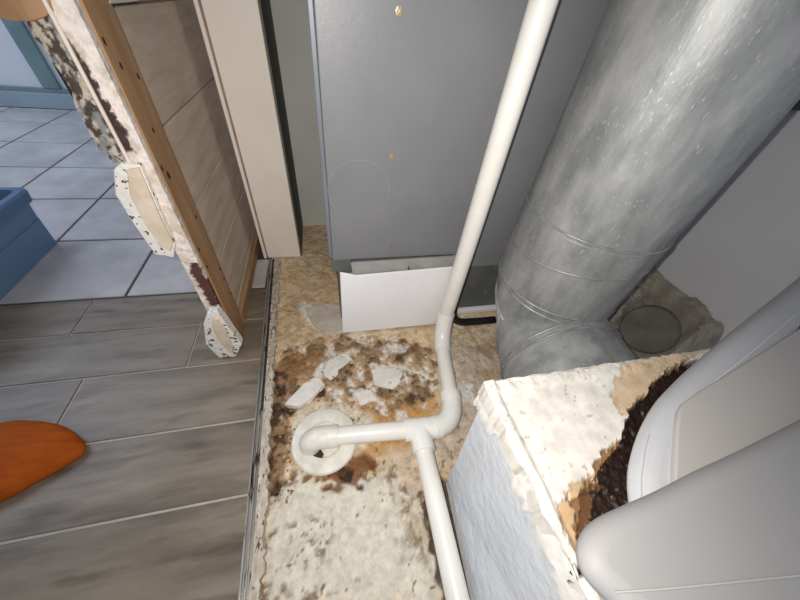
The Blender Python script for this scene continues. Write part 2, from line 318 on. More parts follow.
# brown crusts and holes (outline, colour, depth)
BR, DK = (124, 78, 40), (52, 32, 20)
for i, (pl, c, dz) in enumerate([
    ([(-0.075, 0.290, 0.000), (-0.007, 0.300, 0.000), (0.040, 0.321, 0.000), (0.081, 0.302, 0.000), (0.083, 0.273, 0.000), (0.040, 0.264, 0.000), (0.018, 0.231, 0.000), (-0.026, 0.250, 0.000), (-0.053, 0.270, 0.000)], BR, -.01),
    ([(-0.034, 0.305, 0.000), (0.012, 0.286, 0.000), (0.003, 0.250, 0.000), (-0.025, 0.260, 0.000)], DK, -.014),
    ([(-0.076, 0.254, 0.000), (-0.015, 0.237, 0.000), (-0.028, 0.220, 0.000), (-0.066, 0.232, 0.000)], BR, -.012),
    ([(0.020, 0.241, 0.000), (0.042, 0.232, 0.000), (0.037, 0.215, 0.000), (0.021, 0.223, 0.000)], DK, -.02),
    ([(-0.219, 0.285, 0.000), (-0.192, 0.280, 0.000), (-0.193, 0.255, 0.000), (-0.217, 0.260, 0.000)], DK, -.03),
    ([(-0.207, 0.525, 0.000), (-0.155, 0.496, 0.000), (-0.173, 0.478, 0.000), (-0.206, 0.497, 0.000)], DK, -.02),
    ([(-0.082, 0.559, 0.000), (-0.055, 0.554, 0.000), (-0.059, 0.532, 0.000), (-0.083, 0.536, 0.000)], DK, -.02),
    ([(-0.227, 0.612, 0.000), (-0.198, 0.592, 0.000), (-0.202, 0.547, 0.000), (-0.229, 0.558, 0.000)], DK, -.02),
    ([(-0.266, 0.542, 0.000), (-0.248, 0.554, 0.000), (-0.234, 0.468, 0.000), (-0.250, 0.438, 0.000)], BR, -.01),
    ([(0.058, 0.318, 0.000), (0.097, 0.282, 0.000), (0.082, 0.268, 0.000), (0.055, 0.289, 0.000)], BR, -.01),
    ([(0.193, 0.164, 0.000), (0.217, 0.164, 0.000), (0.237, 0.022, 0.000), (0.230, -0.059, 0.000), (0.202, -0.053, 0.000), (0.201, 0.030, 0.000)], DK, -.012),
    ([(0.277, 0.227, 0.000), (0.296, 0.196, 0.000), (0.278, -0.069, 0.000), (0.244, -0.062, 0.000), (0.250, 0.061, 0.000)], (58, 40, 26), -.012),
    ([(0.129, 0.164, 0.000), (0.165, 0.169, 0.000), (0.195, 0.116, 0.000), (0.200, 0.060, 0.000), (0.176, 0.075, 0.000)], (170, 148, 116), 0),
    ([(0.115, 0.071, 0.000), (0.140, 0.062, 0.000), (0.128, 0.033, 0.000), (0.110, 0.044, 0.000)], (130, 112, 90), 0),
    ([(0.543, 0.664, 0.000), (0.687, 0.671, 0.000), (0.650, 0.593, 0.000), (0.564, 0.605, 0.000)], (178, 140, 96), 0),
    ([(0.534, 0.552, 0.000), (0.624, 0.539, 0.000), (0.585, 0.474, 0.000), (0.519, 0.458, 0.000)], (186, 152, 110), 0),
    ([(0.027, 0.748, 0.000), (0.170, 0.739, 0.000), (0.370, 0.682, 0.000), (0.321, 0.658, 0.000), (0.083, 0.701, 0.000)], (130, 92, 56), 0),
    ([(-0.147, 0.723, 0.000), (-0.071, 0.741, 0.000), (-0.038, 0.618, 0.000), (-0.110, 0.579, 0.000), (-0.166, 0.628, 0.000)], (156, 112, 66), 0),
    ([(-0.231, 1.016, 0.000), (-0.154, 1.034, 0.000), (-0.152, 0.934, 0.000), (-0.210, 0.941, 0.000)], (176, 140, 96), 0),
    ([(-0.237, 1.290, 0.000), (-0.008, 1.306, 0.000), (0.008, 0.760, 0.000), (-0.148, 0.756, 0.000), (-0.243, 0.845, 0.000)], (208, 176, 136), 0)]):
    F(pl, c, .9 if dz < 0 else .6, dz, warp=.012 if dz < 0 else .04, soft=.008 if dz < 0 else .03, s=20 + i)
# bare white patches
for i, pl in enumerate([[(-0.081, 0.650, 0.000), (-0.027, 0.697, 0.000), (0.051, 0.705, 0.000), (0.039, 0.650, 0.000), (-0.030, 0.634, 0.000), (-0.053, 0.595, 0.000), (-0.088, 0.608, 0.000)], [(0.183, 0.717, 0.000), (0.298, 0.702, 0.000), (0.256, 0.667, 0.000), (0.184, 0.677, 0.000)], [(0.106, 0.632, 0.000), (0.242, 0.603, 0.000), (0.254, 0.549, 0.000), (0.193, 0.517, 0.000), (0.123, 0.543, 0.000)],
    [(0.036, 0.541, 0.000), (0.121, 0.528, 0.000), (0.128, 0.480, 0.000), (0.045, 0.486, 0.000)], [(-0.153, 1.008, 0.000), (-0.075, 0.974, 0.000), (-0.025, 0.908, 0.000), (-0.061, 0.832, 0.000), (-0.134, 0.874, 0.000)], [(0.177, 0.435, 0.000), (0.224, 0.420, 0.000), (0.212, 0.401, 0.000), (0.179, 0.410, 0.000)], [(0.416, 0.495, 0.000), (0.481, 0.506, 0.000), (0.484, 0.432, 0.000), (0.424, 0.418, 0.000)]]):
    F(pl, (230, 226, 218), .85, .006, warp=.02, soft=.012, s=50 + i)
WB = cover(X, Y, [(-0.215, 0.034, 0.000), (-0.230, 0.231, 0.000), (-0.160, 0.295, 0.000), (-0.054, 0.250, 0.000), (0.011, 0.275, 0.000), (0.137, 0.247, 0.000), (0.201, 0.192, 0.000), (0.236, 0.143, 0.000), (0.216, -0.056, 0.000)], warp=.03, soft=.06, s=1)
WB = 4 * WB * (1 - WB) * np.clip((fbm(X * 50, Y * 50, 77) - .50) * 9, 0, 1) * (Y > .02)
Cc = mixc(Cc, WB * .85, (104, 72, 44)); Hh = Hh - WB * .008
# fine dark specks on the white slab
m = cover(X, Y, [(-0.173, 0.187, 0.000), (-0.043, 0.184, 0.000), (-0.061, 0.082, 0.000), (-0.156, 0.073, 0.000)], warp=.02, soft=.03, s=60); Cc = mixc(Cc, m * np.clip((n3 - .54) * 12, 0, 1) * .8, (104, 90, 70))
m = cover(X, Y, [(0.103, 0.231, 0.000), (0.208, 0.161, 0.000), (0.217, 0.026, 0.000), (0.178, 0.005, 0.000), (0.132, 0.084, 0.000)], warp=.03, soft=.04, s=61); Cc = mixc(Cc, m * np.clip((n3 - .50) * 8, 0, 1) * .8, (120, 92, 62))
m = np.clip((fbm(X * 55, Y * 55, 33, 3) - .75) * 14, 0, 1) * (Y < .62) * (X < .5); Cc = mixc(Cc, m, (120, 96, 66))
WS = cover(X, Y, [(-0.215, 0.034, 0.000), (-0.230, 0.231, 0.000), (-0.160, 0.295, 0.000), (-0.054, 0.250, 0.000), (0.011, 0.275, 0.000), (0.137, 0.247, 0.000), (0.201, 0.192, 0.000), (0.236, 0.143, 0.000), (0.216, -0.056, 0.000)], warp=.03, soft=.04, s=1)
Cc = Cc * (1 - (.14 - .30 * (fbm(X * 45, Y * 45, 40) - 0)) * (1 - .65 * WS))[..., None]; n5 = fbm(X * 110, Y * 110, 41, 3); Cc = Cc * (1 - (.30 - .2 * WS) * np.clip((n5 - .62) * 8, 0, 1))[..., None]
Hh = Hh + (n5 - .5) * .0025
fc = structure(mesh_obj('floor', np.stack([X, Y, Hh], -1).reshape(-1, 3), grid(nx, ny), M['painted'], smooth=True, cols=Cc.reshape(-1, 3)))

# loose pieces lying on the slab
def chunk(name, poly, z, th, m, label, cat='debris', group=None):
    c = np.mean(np.array(poly)[:, :2], 0)
    pts = []
    for i in range(len(poly)):
        a, b = np.array(poly[i][:2]), np.array(poly[(i + 1) % len(poly)][:2])
        for t in (0, .33, .66):
            q = a + (b - a) * t; pts.append((q[0] + random.uniform(-.006, .006), q[1] + random.uniform(-.006, .006)))
    o = mesh_obj(name, *prism(pts, 2, z, z + th, bev=min(.004, th * .35), seg=1), m, origin=(c[0], c[1], z))
    return tag(o, label, cat)
chunk('mortar_slab', [(-0.124, 0.948, 0.020), (-0.022, 0.961, 0.020), (0.038, 0.930, 0.020), (0.027, 0.794, 0.020), (-0.045, 0.793, 0.020), (-0.099, 0.853, 0.020)], .0, .016, M['mortar'], 'flat grey mortar slab lying left of the white panel under the cabinet')
chunk('plaster_flake', [(-0.190, 0.506, 0.020), (-0.141, 0.557, 0.020), (-0.087, 0.596, 0.020), (-0.053, 0.559, 0.020), (-0.101, 0.521, 0.020), (-0.145, 0.485, 0.020)], .0, .022, M['plaster_white'], 'long white plaster flake lying above the round drain, near the track')
chunk('plaster_flake', [(-0.065, 0.618, 0.020), (-0.034, 0.670, 0.020), (0.035, 0.693, 0.020), (0.047, 0.654, 0.020), (-0.008, 0.618, 0.020), (-0.031, 0.580, 0.020)], .0, .006, M['plaster_white'], 'small curved white plaster flake in the brown rubble below the mortar slab')
chunk('plaster_flake', [(0.116, 0.600, 0.020), (0.207, 0.596, 0.020), (0.236, 0.548, 0.020), (0.184, 0.515, 0.020), (0.122, 0.540, 0.020)], .0, .007, M['plaster_white'], 'white plaster flake in the middle of the brown rubble left of the bent pipe')
chunk('plaster_flake', [(0.041, 0.521, 0.020), (0.105, 0.519, 0.020), (0.120, 0.479, 0.020), (0.057, 0.474, 0.020)], .0, .006, M['plaster_white'], 'white plaster flake at the lower edge of the brown rubble, just above the horizontal pipe')
# crumbs
rng = np.random.RandomState(3); V, Fc = [], []
rp = np.array(rub)[:, :2]; dp = np.array([(-0.302, 0.753, 0.000), (-0.185, 0.761, 0.000), (-0.157, 0.229, 0.000), (-0.252, 0.247, 0.000)])[:, :2]
for k in range(900):
    pl = rp if k % 2 else dp; mn, mxx = pl.min(0), pl.max(0); q = mn + rng.rand(2) * (mxx - mn)
    if pdist(np.array([q[0]]), np.array([q[1]]), pl.tolist())[0] > .01 or q[0] < -.195 - .0335 * q[1]: continue
    r = .0022 + .006 * rng.rand() ** 3; b = len(V); a0 = rng.rand() * 6
    gx, gy = int((q[0] - x0) / (x1 - x0) * (nx - 1)), int((q[1] - y0) / (y1 - y0) * (ny - 1)); zb = Hh[gy, gx]
    for a, h in ((0, 0), (2.1, 0), (4.2, 0), (1, 1)): V.append((q[0] + r * math.cos(a + a0) * (1 - .6 * h), q[1] + r * math.sin(a + a0) * (1 - .6 * h), zb - .001 + h * r * 1.2))
    Fc += [[b, b + 1, b + 3], [b + 1, b + 2, b + 3], [b + 2, b, b + 3], [b + 2, b + 1, b]]
o = mesh_obj('rubble_crumbs', V, Fc, M['crumb']); tag(o, 'brown crumbs strewn over the broken closet floor', 'debris'); o['kind'] = 'stuff'

# ---------------------------------------------------------------- threshold track
tr = thing('door_track', (-.27, .6, 0), 'worn metal threshold track between grey planks and broken closet floor', 'threshold')
def strip(name, a, b, z0, z1, m, ya=-1.2, yb=1.30, wob=0, n=50, bev=0):
    V, F_ = [], []
    for i in range(n + 1):
        y = ya + (yb - ya) * i / n; sh = -.0335 * y + .0
        wv = wob * (random.random() - .5); w2 = wob * (random.random() - .5)
        V += [(a + sh, y, z0), (a + sh, y, z1 + w2 * .3), (b + sh + wv, y, z1 + w2 * .3), (b + sh + wv, y, z0)]
    for i in range(n):
        for k in range(4): F_.append([i * 4 + k, i * 4 + (k + 1) % 4, i * 4 + 4 + (k + 1) % 4, i * 4 + 4 + k])
    F_ += [[0, 1, 2, 3], [n * 4 + 3, n * 4 + 2, n * 4 + 1, n * 4]]
    return mesh_obj(name, V, F_, m, tr)
strip('track_base', -.262, -.238, .001, .008, M['track'])
strip('rail', -.261, -.257, .008, .018, M['track'])
strip('rail', -.249, -.246, .008, .018, M['track'])
strip('edge_board', -.238, -.214, -.03, .014, M['track_wood'], ya=-.33, wob=.012, n=160)
strip('dirt_bead', -.246, -.236, .008, .012, M['dark'], ya=.5, wob=.008, n=120)

# ---------------------------------------------------------------- cut open wall beside the opening
wl = thing('cut_wall', (-.40, 1.1, 0), 'cut open wall end with bare wooden stud, plank tiles and peeling white edge', 'wall')
WT = 2.6
mesh_obj('wall_core', *box(-.425, .80, .001, -.395, 1.60, WT), M['chunk_core'], wl)
# stud with raised grain, and the plate on the floor
mesh_obj('stud', *box(-.394, .788, .002, -.368, .892, WT, bev=.002, seg=1), M['wood'], wl)
mesh_obj('bottom_plate', *box(-.394, .893, .002, -.366, 1.52, .055, bev=.002, seg=1), M['wood_y'], wl)
zr = [.060, .085, .297, .51, .721, .935, 1.148, 1.36, 1.573, 1.785, 2.0, 2.21, 2.42, WT]
for i in range(len(zr) - 1):
    js = [.893, 1.60] if i % 2 else [.893, 1.60]
    for a, b in zip(js[:-1], js[1:]):
        mesh_obj('wall_plank', *box(-.3945, a + .002, zr[i] + .0022, -.380, b - .002, zr[i + 1] - .0022, bev=.0015, seg=1), M['wall_plank'], wl)
hv, hf = lathe([(.0001, -.0006), (.0030, -.0006), (.0034, .0006), (.0001, .0006)], (0, 0, 0), 10)
hv = [(z, x, y * 1.9) for x, y, z in hv]
hm = None
for (hx, hy, hz) in [(-0.367, 0.763, 0.894), (-0.368, 0.821, 0.856), (-0.367, 0.873, 0.831), (-0.367, 0.836, 0.739), (-0.367, 0.773, 0.669), (-0.367, 0.864, 0.506), (-0.367, 0.788, 0.439), (-0.367, 0.799, 0.375), (-0.367, 0.877, 0.303), (-0.367, 0.876, 0.260), (-0.367, 0.884, 0.184)]:
    hy = min(max(hy, .80), .885)
    if hm is None:
        o = mesh_obj('nail_hole', [(a - .3675 + .0, b + hy, c + hz) for a, b, c in hv], hf, M['hole'], wl); hm = o; h0 = (hy, hz)
    else:
        o = hm.copy(); sc.collection.objects.link(o); o.location = (0, (hy - h0[0]) * S, (hz - h0[1]) * S)
kn = mesh_obj('knot', [(a - .3675, b * 1.9 + .815, c * 1.5 + .646) for a, b, c in hv], hf, M['hole'], wl); kn['label'] = 'dark broken knot in the stud'
# end face of the wall, painted white with brown places where the paint has gone
def end_panel(name, xa, xb, za, zb, y, th, polys, base, rag=0, st=.0035, flecks=0):
    nx_, nz_ = int((xb - xa) / st) + 2, int((zb - za) / st) + 2
    XX, ZZ = np.meshgrid(np.linspace(xa, xb, nx_), np.linspace(za, zb, nz_))
    if rag:
        t = (XX - xa) / (xb - xa); e = (fbm(ZZ * 22, ZZ * 0 + 3, 4) - .5) * rag * 2; XX = XX + e * (1 - t)
    C_ = np.zeros(XX.shape + (3,)) + np.array(lin(base)); D = (fbm(XX * 60, ZZ * 60, 6) - .5) * .004
    C_ = mixc(C_, np.clip((fbm(XX * 40, ZZ * 40, 8) - .55) * 8, 0, .5), (190, 172, 150))
    for i, (pl, c) in enumerate(polys):
        m_ = cover(XX, ZZ, [(q[0], q[2]) for q in pl], warp=.008, soft=.004, fr=90, s=70 + i); C_ = mixc(C_, m_, c); D = D + .004 * m_
    if flecks:
        f1 = fbm(XX * 150, ZZ * 90, 11)*.6+fbm(XX*50,ZZ*40,14)*.4; C_ = mixc(C_, np.clip((f1 - .47) * 14, 0, 1) * flecks, (62, 48, 44))
        f2 = fbm(XX * 70 + 9, ZZ * 45, 12); C_ = mixc(C_, np.clip((f2 - .55) * 14, 0, 1) * flecks, (140, 140, 138)); D = D + (f1 - .5) * .008
    n_ = nx_ * nz_; front = np.stack([XX, y + D, ZZ], -1).reshape(-1, 3); back = np.stack([XX, XX * 0 + y + th, ZZ], -1).reshape(-1, 3)
    F_ = grid(nx_, nz_); F_ += [[f + n_ for f in q[::-1]] for q in F_]
    for j in range(nz_ - 1):
        for i in (0, nx_ - 1):
            a = j * nx_ + i; b = a + nx_; F_.append([a, b, b + n_, a + n_] if i == 0 else [b, a, a + n_, b + n_])
    for i in range(nx_ - 1):
        for j in (0, nz_ - 1):
            a = j * nx_ + i; b = a + 1; F_.append([b, a, a + n_, b + n_] if j == 0 else [a, b, b + n_, a + n_])
    return mesh_obj(name, np.concatenate([front, back]), F_, M['painted'], wl, cols=np.concatenate([C_.reshape(-1, 3)] * 2))
end_panel('edge_casing', -.412, -.3705, .004, 1.3, .770, .016, [
    ([(-0.413, 0.772, 0.905), (-0.405, 0.772, 0.890), (-0.401, 0.772, 0.849), (-0.397, 0.772, 0.809), (-0.392, 0.772, 0.757), (-0.393, 0.772, 0.714), (-0.414, 0.772, 0.710), (-0.422, 0.772, 0.752), (-0.430, 0.772, 0.787), (-0.437, 0.772, 0.810), (-0.431, 0.772, 0.850), (-0.429, 0.772, 0.883)], (66, 52, 48)),
    ([(-0.392, 0.772, 0.417), (-0.374, 0.772, 0.409), (-0.371, 0.772, 0.356), (-0.367, 0.772, 0.279), (-0.368, 0.772, 0.174), (-0.392, 0.772, 0.177), (-0.397, 0.772, 0.255), (-0.400, 0.772, 0.334), (-0.404, 0.772, 0.381)], (88, 56, 46))], (234, 222, 212))
mesh_obj('ridge', *box(-.412, .762, .69, -.406, .770, 1.3, bev=.002, seg=1), M['paint_warm'], wl)
e = end_panel('peeling_strip', -.452, -.4125, .69, .925, .776, .02, [], (196, 186, 170), rag=.012, flecks=.95, st=.002)
e['label'] = 'strip with flaking dark and cream paint'
def chunk_part(pl, y, th, core, inset, label, lz=None):
    P2 = [(q[0], q[2]) for q in pl]
    mesh_obj('plaster_block', *prism(P2, 1, y, y + th, bev=.004, seg=2), M['chunk_rim'], wl)['label'] = label
    c_ = [(q[0], q[2]) for q in core]
    mesh_obj('block_face', *prism(c_, 1, y - .006, y + .01, bev=.002, seg=1), M['chunk_core'], wl)
chunk_part([(-0.441, 0.755, 0.682), (-0.421, 0.755, 0.697), (-0.386, 0.755, 0.694), (-0.393, 0.755, 0.583), (-0.398, 0.755, 0.488), (-0.418, 0.755, 0.446), (-0.456, 0.755, 0.458), (-0.461, 0.755, 0.549), (-0.465, 0.755, 0.626)], .755, .03, [(-0.413, 0.749, 0.685), (-0.389, 0.749, 0.690), (-0.395, 0.749, 0.586), (-0.398, 0.749, 0.495), (-0.414, 0.749, 0.470), (-0.430, 0.749, 0.490), (-0.436, 0.749, 0.552), (-0.433, 0.749, 0.627)], 0, 'octagonal broken block with dark flecked rim, higher up')
chunk_part([(-0.425, 0.735, 0.189), (-0.398, 0.735, 0.239), (-0.366, 0.735, 0.249), (-0.358, 0.735, 0.184), (-0.340, 0.735, 0.064), (-0.389, 0.735, -0.023), (-0.399, 0.735, 0.019), (-0.430, 0.735, -0.021), (-0.451, 0.735, 0.084)], .735, .033, [(-0.384, 0.729, 0.225), (-0.373, 0.729, 0.213), (-0.367, 0.729, 0.150), (-0.367, 0.729, 0.083), (-0.379, 0.729, 0.024), (-0.392, 0.729, 0.039), (-0.403, 0.729, 0.112), (-0.401, 0.729, 0.177)], 0, 'small octagonal broken block at the floor')
mesh_obj('dark_strip', *prism([(q[0], q[2]) for q in [(-0.467, 0.800, 0.856), (-0.459, 0.800, 0.859), (-0.455, 0.800, 0.721), (-0.465, 0.800, 0.713)]], 1, .80, .84, bev=.001, seg=1), M['black'], wl)['label'] = 'thin black metal strip'
bl = [(-0.486, 0.765, 0.962), (-0.516, 0.765, 0.920), (-0.482, 0.765, 0.916), (-0.465, 0.765, 0.914), (-0.444, 0.765, 0.915), (-0.421, 0.765, 0.923), (-0.406, 0.765, 0.930), (-0.400, 0.765, 0.958), (-0.397, 0.765, 0.972)]
mesh_obj('splintered_board', *prism([(q[0], q[2]) for q in bl], 1, .765, .82, bev=.004, seg=2), M['wood'], wl)['label'] = 'brown splintered board end above the peeling strip'
lb = [(-0.376, 0.880, 0.940), (-0.376, 0.979, 0.940), (-0.376, 1.122, 0.944), (-0.376, 1.149, 0.954), (-0.376, 0.895, 0.952)]
mesh_obj('pale_bracket', *prism([(q[1], q[2]) for q in lb], 0, -.379, -.366, bev=.001, seg=1), M['plastic_light'], wl)

# ---------------------------------------------------------------- furnace cabinet
cb = thing('furnace_cabinet', (.29, 1.1, 0), 'grey sheet metal furnace cabinet behind the white pipe', 'furnace')
cx0, cx1 = -.008, .80
mesh_obj('casing', *box(cx0 + .004, .844, .350, cx1, 1.50, 2.9, bev=.003), M['cabinet_edge'], cb)
fp = mesh_obj('front_panel', *box(cx0 + .012, .832, .352, cx1 - .002, .8435, 2.7, bev=.003), M['cabinet'], cb)
mesh_obj('corner_flange', *box(cx0, .834, .37, cx0 + .0115, .8435, 2.7, bev=.002), M['cabinet_edge'], cb)
for (sx, sy, sz) in [(0.173, 0.831, 0.982), (0.181, 0.831, 0.696), (0.199, 0.831, 0.395)]:
    V, F_ = lathe([(.0085, 0), (.0085, .0015), (.0055, .002), (.005, .0065), (.0001, .0068)], (0, 0, 0), 6)
    s_ = mesh_obj('screw', [(x + sx, .832 - z, y + sz) for x, y, z in V], F_, M['brass'], cb)
# ring scratched in the paint
V, F_ = tube([(0.092 + 0.088 * math.cos(a), .8315, 0.598 + 0.088 * math.sin(a)) for a in [math.radians(q) for q in range(-40, 215, 6)]], .0006, 5)

mesh_obj('scratch', V, F_, M['flange'], cb)
# lower part: recessed plenum front, bent flange strip, white cover sheet
mesh_obj('plenum', *box(.02, .862, .002, .79, 1.45, .349, bev=.003), M['cab_dark'], cb)
mesh_obj('plenum_edge', *box(.475, .835, .02, .500, .861, .285, bev=.002), M['dark'], cb)
mesh_obj('plenum_ledge', *box(.50, .838, .002, .78, .861, .022, bev=.003), M['white_panel'], cb)
fa, fb_, fc_, fd = [(0.069, 0.812, 0.285), (0.464, 0.812, 0.308), (0.448, 0.812, 0.356), (0.063, 0.812, 0.349)]
fs = hexa([fa, fb_, (fb_[0], .818, fb_[2] + .002), (fa[0], .818, fa[2] + .002), fd, fc_, (fc_[0], .824, fc_[2]), (fd[0], .824, fd[2])], bev=.0012, seg=1)
mesh_obj('bent_flange', *fs, M['flange'], cb)['label'] = 'bent lighter grey flange strip'
mesh_obj('flange_notch', *box(.268, .808, .29, .271, .8115, .325), M['black'], cb)
mesh_obj('lower_rail', *box(.445, .836, .285, .79, .846, .3505, bev=.002), M['cabinet'], cb)
mesh_obj('corner_bracket', *box(-.002, .838, .295, .066, .86, .349, bev=.002), M['cab_dark'], cb)
o = mesh_obj('white_cover_panel', *prism([(.022, .002), (.455, .002)] + [(q[0], q[2]) for q in [(0.445, 0.793, 0.325), (0.078, 0.793, 0.305), (0.064, 0.793, 0.316), (0.024, 0.793, 0.328)]], 1, .793, .801, bev=.002, seg=1), M['white_panel'], origin=(.24, .797, 0))
tag(o, 'white sheet panel standing on the floor under the grey cabinet', 'panel')

# black drain hose at the foot of the cabinet
pth = [(.488, .812, .26), (.490, .80, .12)] + arc((.491, .795, .09), (.490, .782, .022), (.55, .775, .018)) + [(.62, .772, .017), (.70, .772, .017)]
o = mesh_obj('black_hose', *tube(pth, .017, 14), M['black'], origin=(.5, .765, 0), smooth=True); tag(o, 'black bent hose on the floor between white pipe and round duct', 'hose')

# ---------------------------------------------------------------- pvc piping
pv = thing('drain_pipe', (.41, .72, 0), 'white plastic drain pipe coming down past the cabinet to the round drain', 'pipe')
ZP = .042; r = .0275; rf = .0345
bt = (.423, .722, .115); fA = (.405, .665, ZP + .004)
def pipe(name, pts, rad, m): return autosmooth(mesh_obj(name, *tube(pts, rad, 28), m, pv))
pipe('vertical_pipe', [(.43, .733, 2.9), (.428, .730, .7), (.424, .724, .12)], r, M['pvc'])
pipe('elbow', arc((.4245, .7245, .15), (.414, .70, .045), (.400, .625, ZP), 9), .0318, M['pvc_fit'])
pipe('floor_pipe', [(.402, .64, ZP), (.366, .42, ZP)], r, M['pvc'])
ea = arc((.367, .425, ZP), (.352, .342, ZP), (.285, .340, ZP), 9)
pipe('elbow', ea, rf, M['pvc_fit'])
pipe('collar', [(.3695, .445, ZP), (.3655, .420, ZP)], .037, M['pvc_fit'])
pipe('collar', [(.300, .3405, ZP), (.276, .3395, ZP)], .037, M['pvc_fit'])
pipe('cross_pipe', [(.29, .340, ZP), (-.045, .367, ZP)], r, M['pvc'])
pipe('tee', [(.282, .3405, ZP), (.182, .3475, ZP)], rf, M['pvc_fit'])
pipe('tee_branch', [(.232, .344, ZP), (.230, .275, ZP)], rf, M['pvc_fit'])
pipe('branch_pipe', [(.230, .29, ZP), (.222, -.10, ZP), (.214, -.33, ZP)], r, M['pvc'])
pipe('drain_elbow', [(-.022, .3655, ZP), (-.060, .368, ZP)] + arc((-.068, .3685, ZP), (-.112, .371, ZP), (-.106, .362, .002), 8), .0335, M['pvc_old'])
V, F_ = lathe([(.0001, -.004), (.098, -.004), (.101, .006), (.097, .012), (.072, .016), (.056, .014), (.052, .008), (.044, .008), (.040, .012), (.0001, .012)], (-.064, .374, .0), 48)
dr = autosmooth(mesh_obj('floor_drain', V, F_, M['pvc_old'], origin=(-.064, .374, 0)), 40); tag(dr, 'round white plastic drain flange set in the rusty floor', 'drain')
V, F_ = lathe([(.0001, 0), (.020, 0), (.018, .003), (.0001, .003)], (-.088, .330, .011), 7)
rr_ = np.array(V); mesh_obj('broken_gap', rr_ * [1, 1, 1], F_, M['black'], dr)

# ---------------------------------------------------------------- round duct
DC, DR = (.740, .637), .1917; CZ, RB = .193, .1945
du = thing('round_duct', (DC[0], DC[1], 0), 'large galvanised round duct with ribbed elbow going into the white box', 'duct')
PH = math.radians(5); BD = Vector((-math.sin(PH), -math.cos(PH), 0)); HD = Vector((math.cos(PH), -math.sin(PH), 0))
def dring(c, th, rad, n=64, miter=1.0):
    """ring of the duct; th = 0 vertical run, pi/2 run heading towards -y"""
    out = []; ez = -BD * math.cos(th) + Vector((0, 0, math.sin(th)))   # in-plane radial (points outwards of the bend at +)
    for k in range(n):
        a = 2 * math.pi * k / n; out.append(tuple(Vector(c) + HD * rad * math.cos(a) + ez * rad * math.sin(a) * miter))
    return out
def dsurf(name, rings, m, root, cap=False):
    V = [p for r_ in rings for p in r_]; n = len(rings[0]); F_ = []
    for i in range(len(rings) - 1):
        for k in range(n): F_.append([i * n + k, i * n + (k + 1) % n, (i + 1) * n + (k + 1) % n, (i + 1) * n + k])
    return autosmooth(mesh_obj(name, V, F_, m, root), 30)
def bendc(th): return tuple(Vector((DC[0], DC[1], CZ + RB - RB * math.sin(th))) + BD * RB * (1 - math.cos(th)))
zt = CZ + RB
dsurf('straight_duct', [dring((DC[0], DC[1], z), 0, DR) for z in (HT - .01, 2, 1.2, .629)], M['duct'], du)
dsurf('collar', [dring((DC[0], DC[1], z), 0, DR + .0025) for z in (.629, .60, .56, .49, zt)], M['duct'], du)
ths = [0, math.radians(27), math.radians(58), math.radians(90)]
for a, b in zip(ths[:-1], ths[1:]):
    dsurf('gore', [dring(bendc(a), a, DR), dring(bendc(b), b, DR)], M['duct'], du)
re_ = dring(bendc(math.pi / 2), math.pi / 2, DR)
dsurf('end_collar', [re_, [tuple(Vector(p_) + BD * ((p_[1] - .281) / math.cos(PH))) for p_ in re_]], M['duct'], du)
def seam(c, th, rad, t=.0042, tilt=0):
    rg = dring(c, th, rad, 72)
    rg = [(p_[0], p_[1], p_[2] + tilt * ((p_[0] - c[0]) * .657 - (p_[1] - c[1]) * .754) / DR) for p_ in rg]; V, F_ = [], []; n = len(rg); ctr = Vector(c); ax = BD * math.sin(th) - Vector((0, 0, math.cos(th)))
    for p_ in rg:
        d = (Vector(p_) - ctr).normalized()
        for q in range(6): an = q * math.pi / 3; V.append(tuple(Vector(p_) + d * t * math.cos(an) + ax * t * math.sin(an)))
    for i in range(n):
        for q in range(6): F_.append([i * 6 + q, i * 6 + (q + 1) % 6, ((i + 1) % n) * 6 + (q + 1) % 6, ((i + 1) % n) * 6 + q])
    return mesh_obj('seam', V, F_, M['duct_seam'], du, smooth=True)
seam((DC[0], DC[1], .629), 0, DR + .001, .003); seam((DC[0], DC[1], .618), 0, DR + .001, .002); seam((DC[0], DC[1], .528), 0, DR + .001, .003, .028)
for a in ths:
    seam(bendc(a), a, DR + .001, .0042); seam(bendc(a + .06), a + .06, DR + .0015, .0036)
# short capped stub of old pipe beyond
stc = Vector([(1.257, 0.546, 0.135)][0]); dirn = Vector((.80, .36, -.42)).normalized()
o = autosmooth(mesh_obj('pipe_stub', *tube([stc, stc + dirn * .006, stc + dirn * .13], [.092, .100, .100], 40), M['stub'], origin=tuple(stc))); tag(o, 'dull grey capped pipe stub on the floor behind the duct elbow', 'pipe')
# rumpled plaster at the foot of the right wall
V, F_ = [], []; n = 46
XX, YY = np.meshgrid(np.linspace(1.22, 1.655, n), np.linspace(.45, 1.25, n))
ed = np.clip(np.minimum.reduce([(XX - 1.22) / .06, (YY - .45) / .06, (1.25 - YY) / .06]), 0, 1)
ZZ = -.02 + ed * (.05 + .10 * fbm(XX * 9, YY * 9, 3) + .06 * (XX - 1.22) / .43)
ZZ = np.where(((XX - 1.45) * .42 - (YY - .63) * .86) ** 2 < .115 ** 2, np.where((XX < 1.60) & (XX > 1.2), np.minimum(ZZ, .0), ZZ), ZZ)
o = mesh_obj('plaster_heap', np.stack([XX, YY, ZZ], -1).reshape(-1, 3), [f for f in grid(n, n) if ZZ.ravel()[f[0]] > -.015], M['foam']); tag(o, 'rumpled beige plaster heaped along the right wall behind the duct', 'debris')
# dark clip at the edge of the right wall
o = mesh_obj('cable_clip', *box(1.60, .90, .86, 1.659, .99, .93, bev=.008), M['black'], origin=(1.659, .94, .9)); tag(o, 'small black clip high on the right wall beside the duct', 'clip')

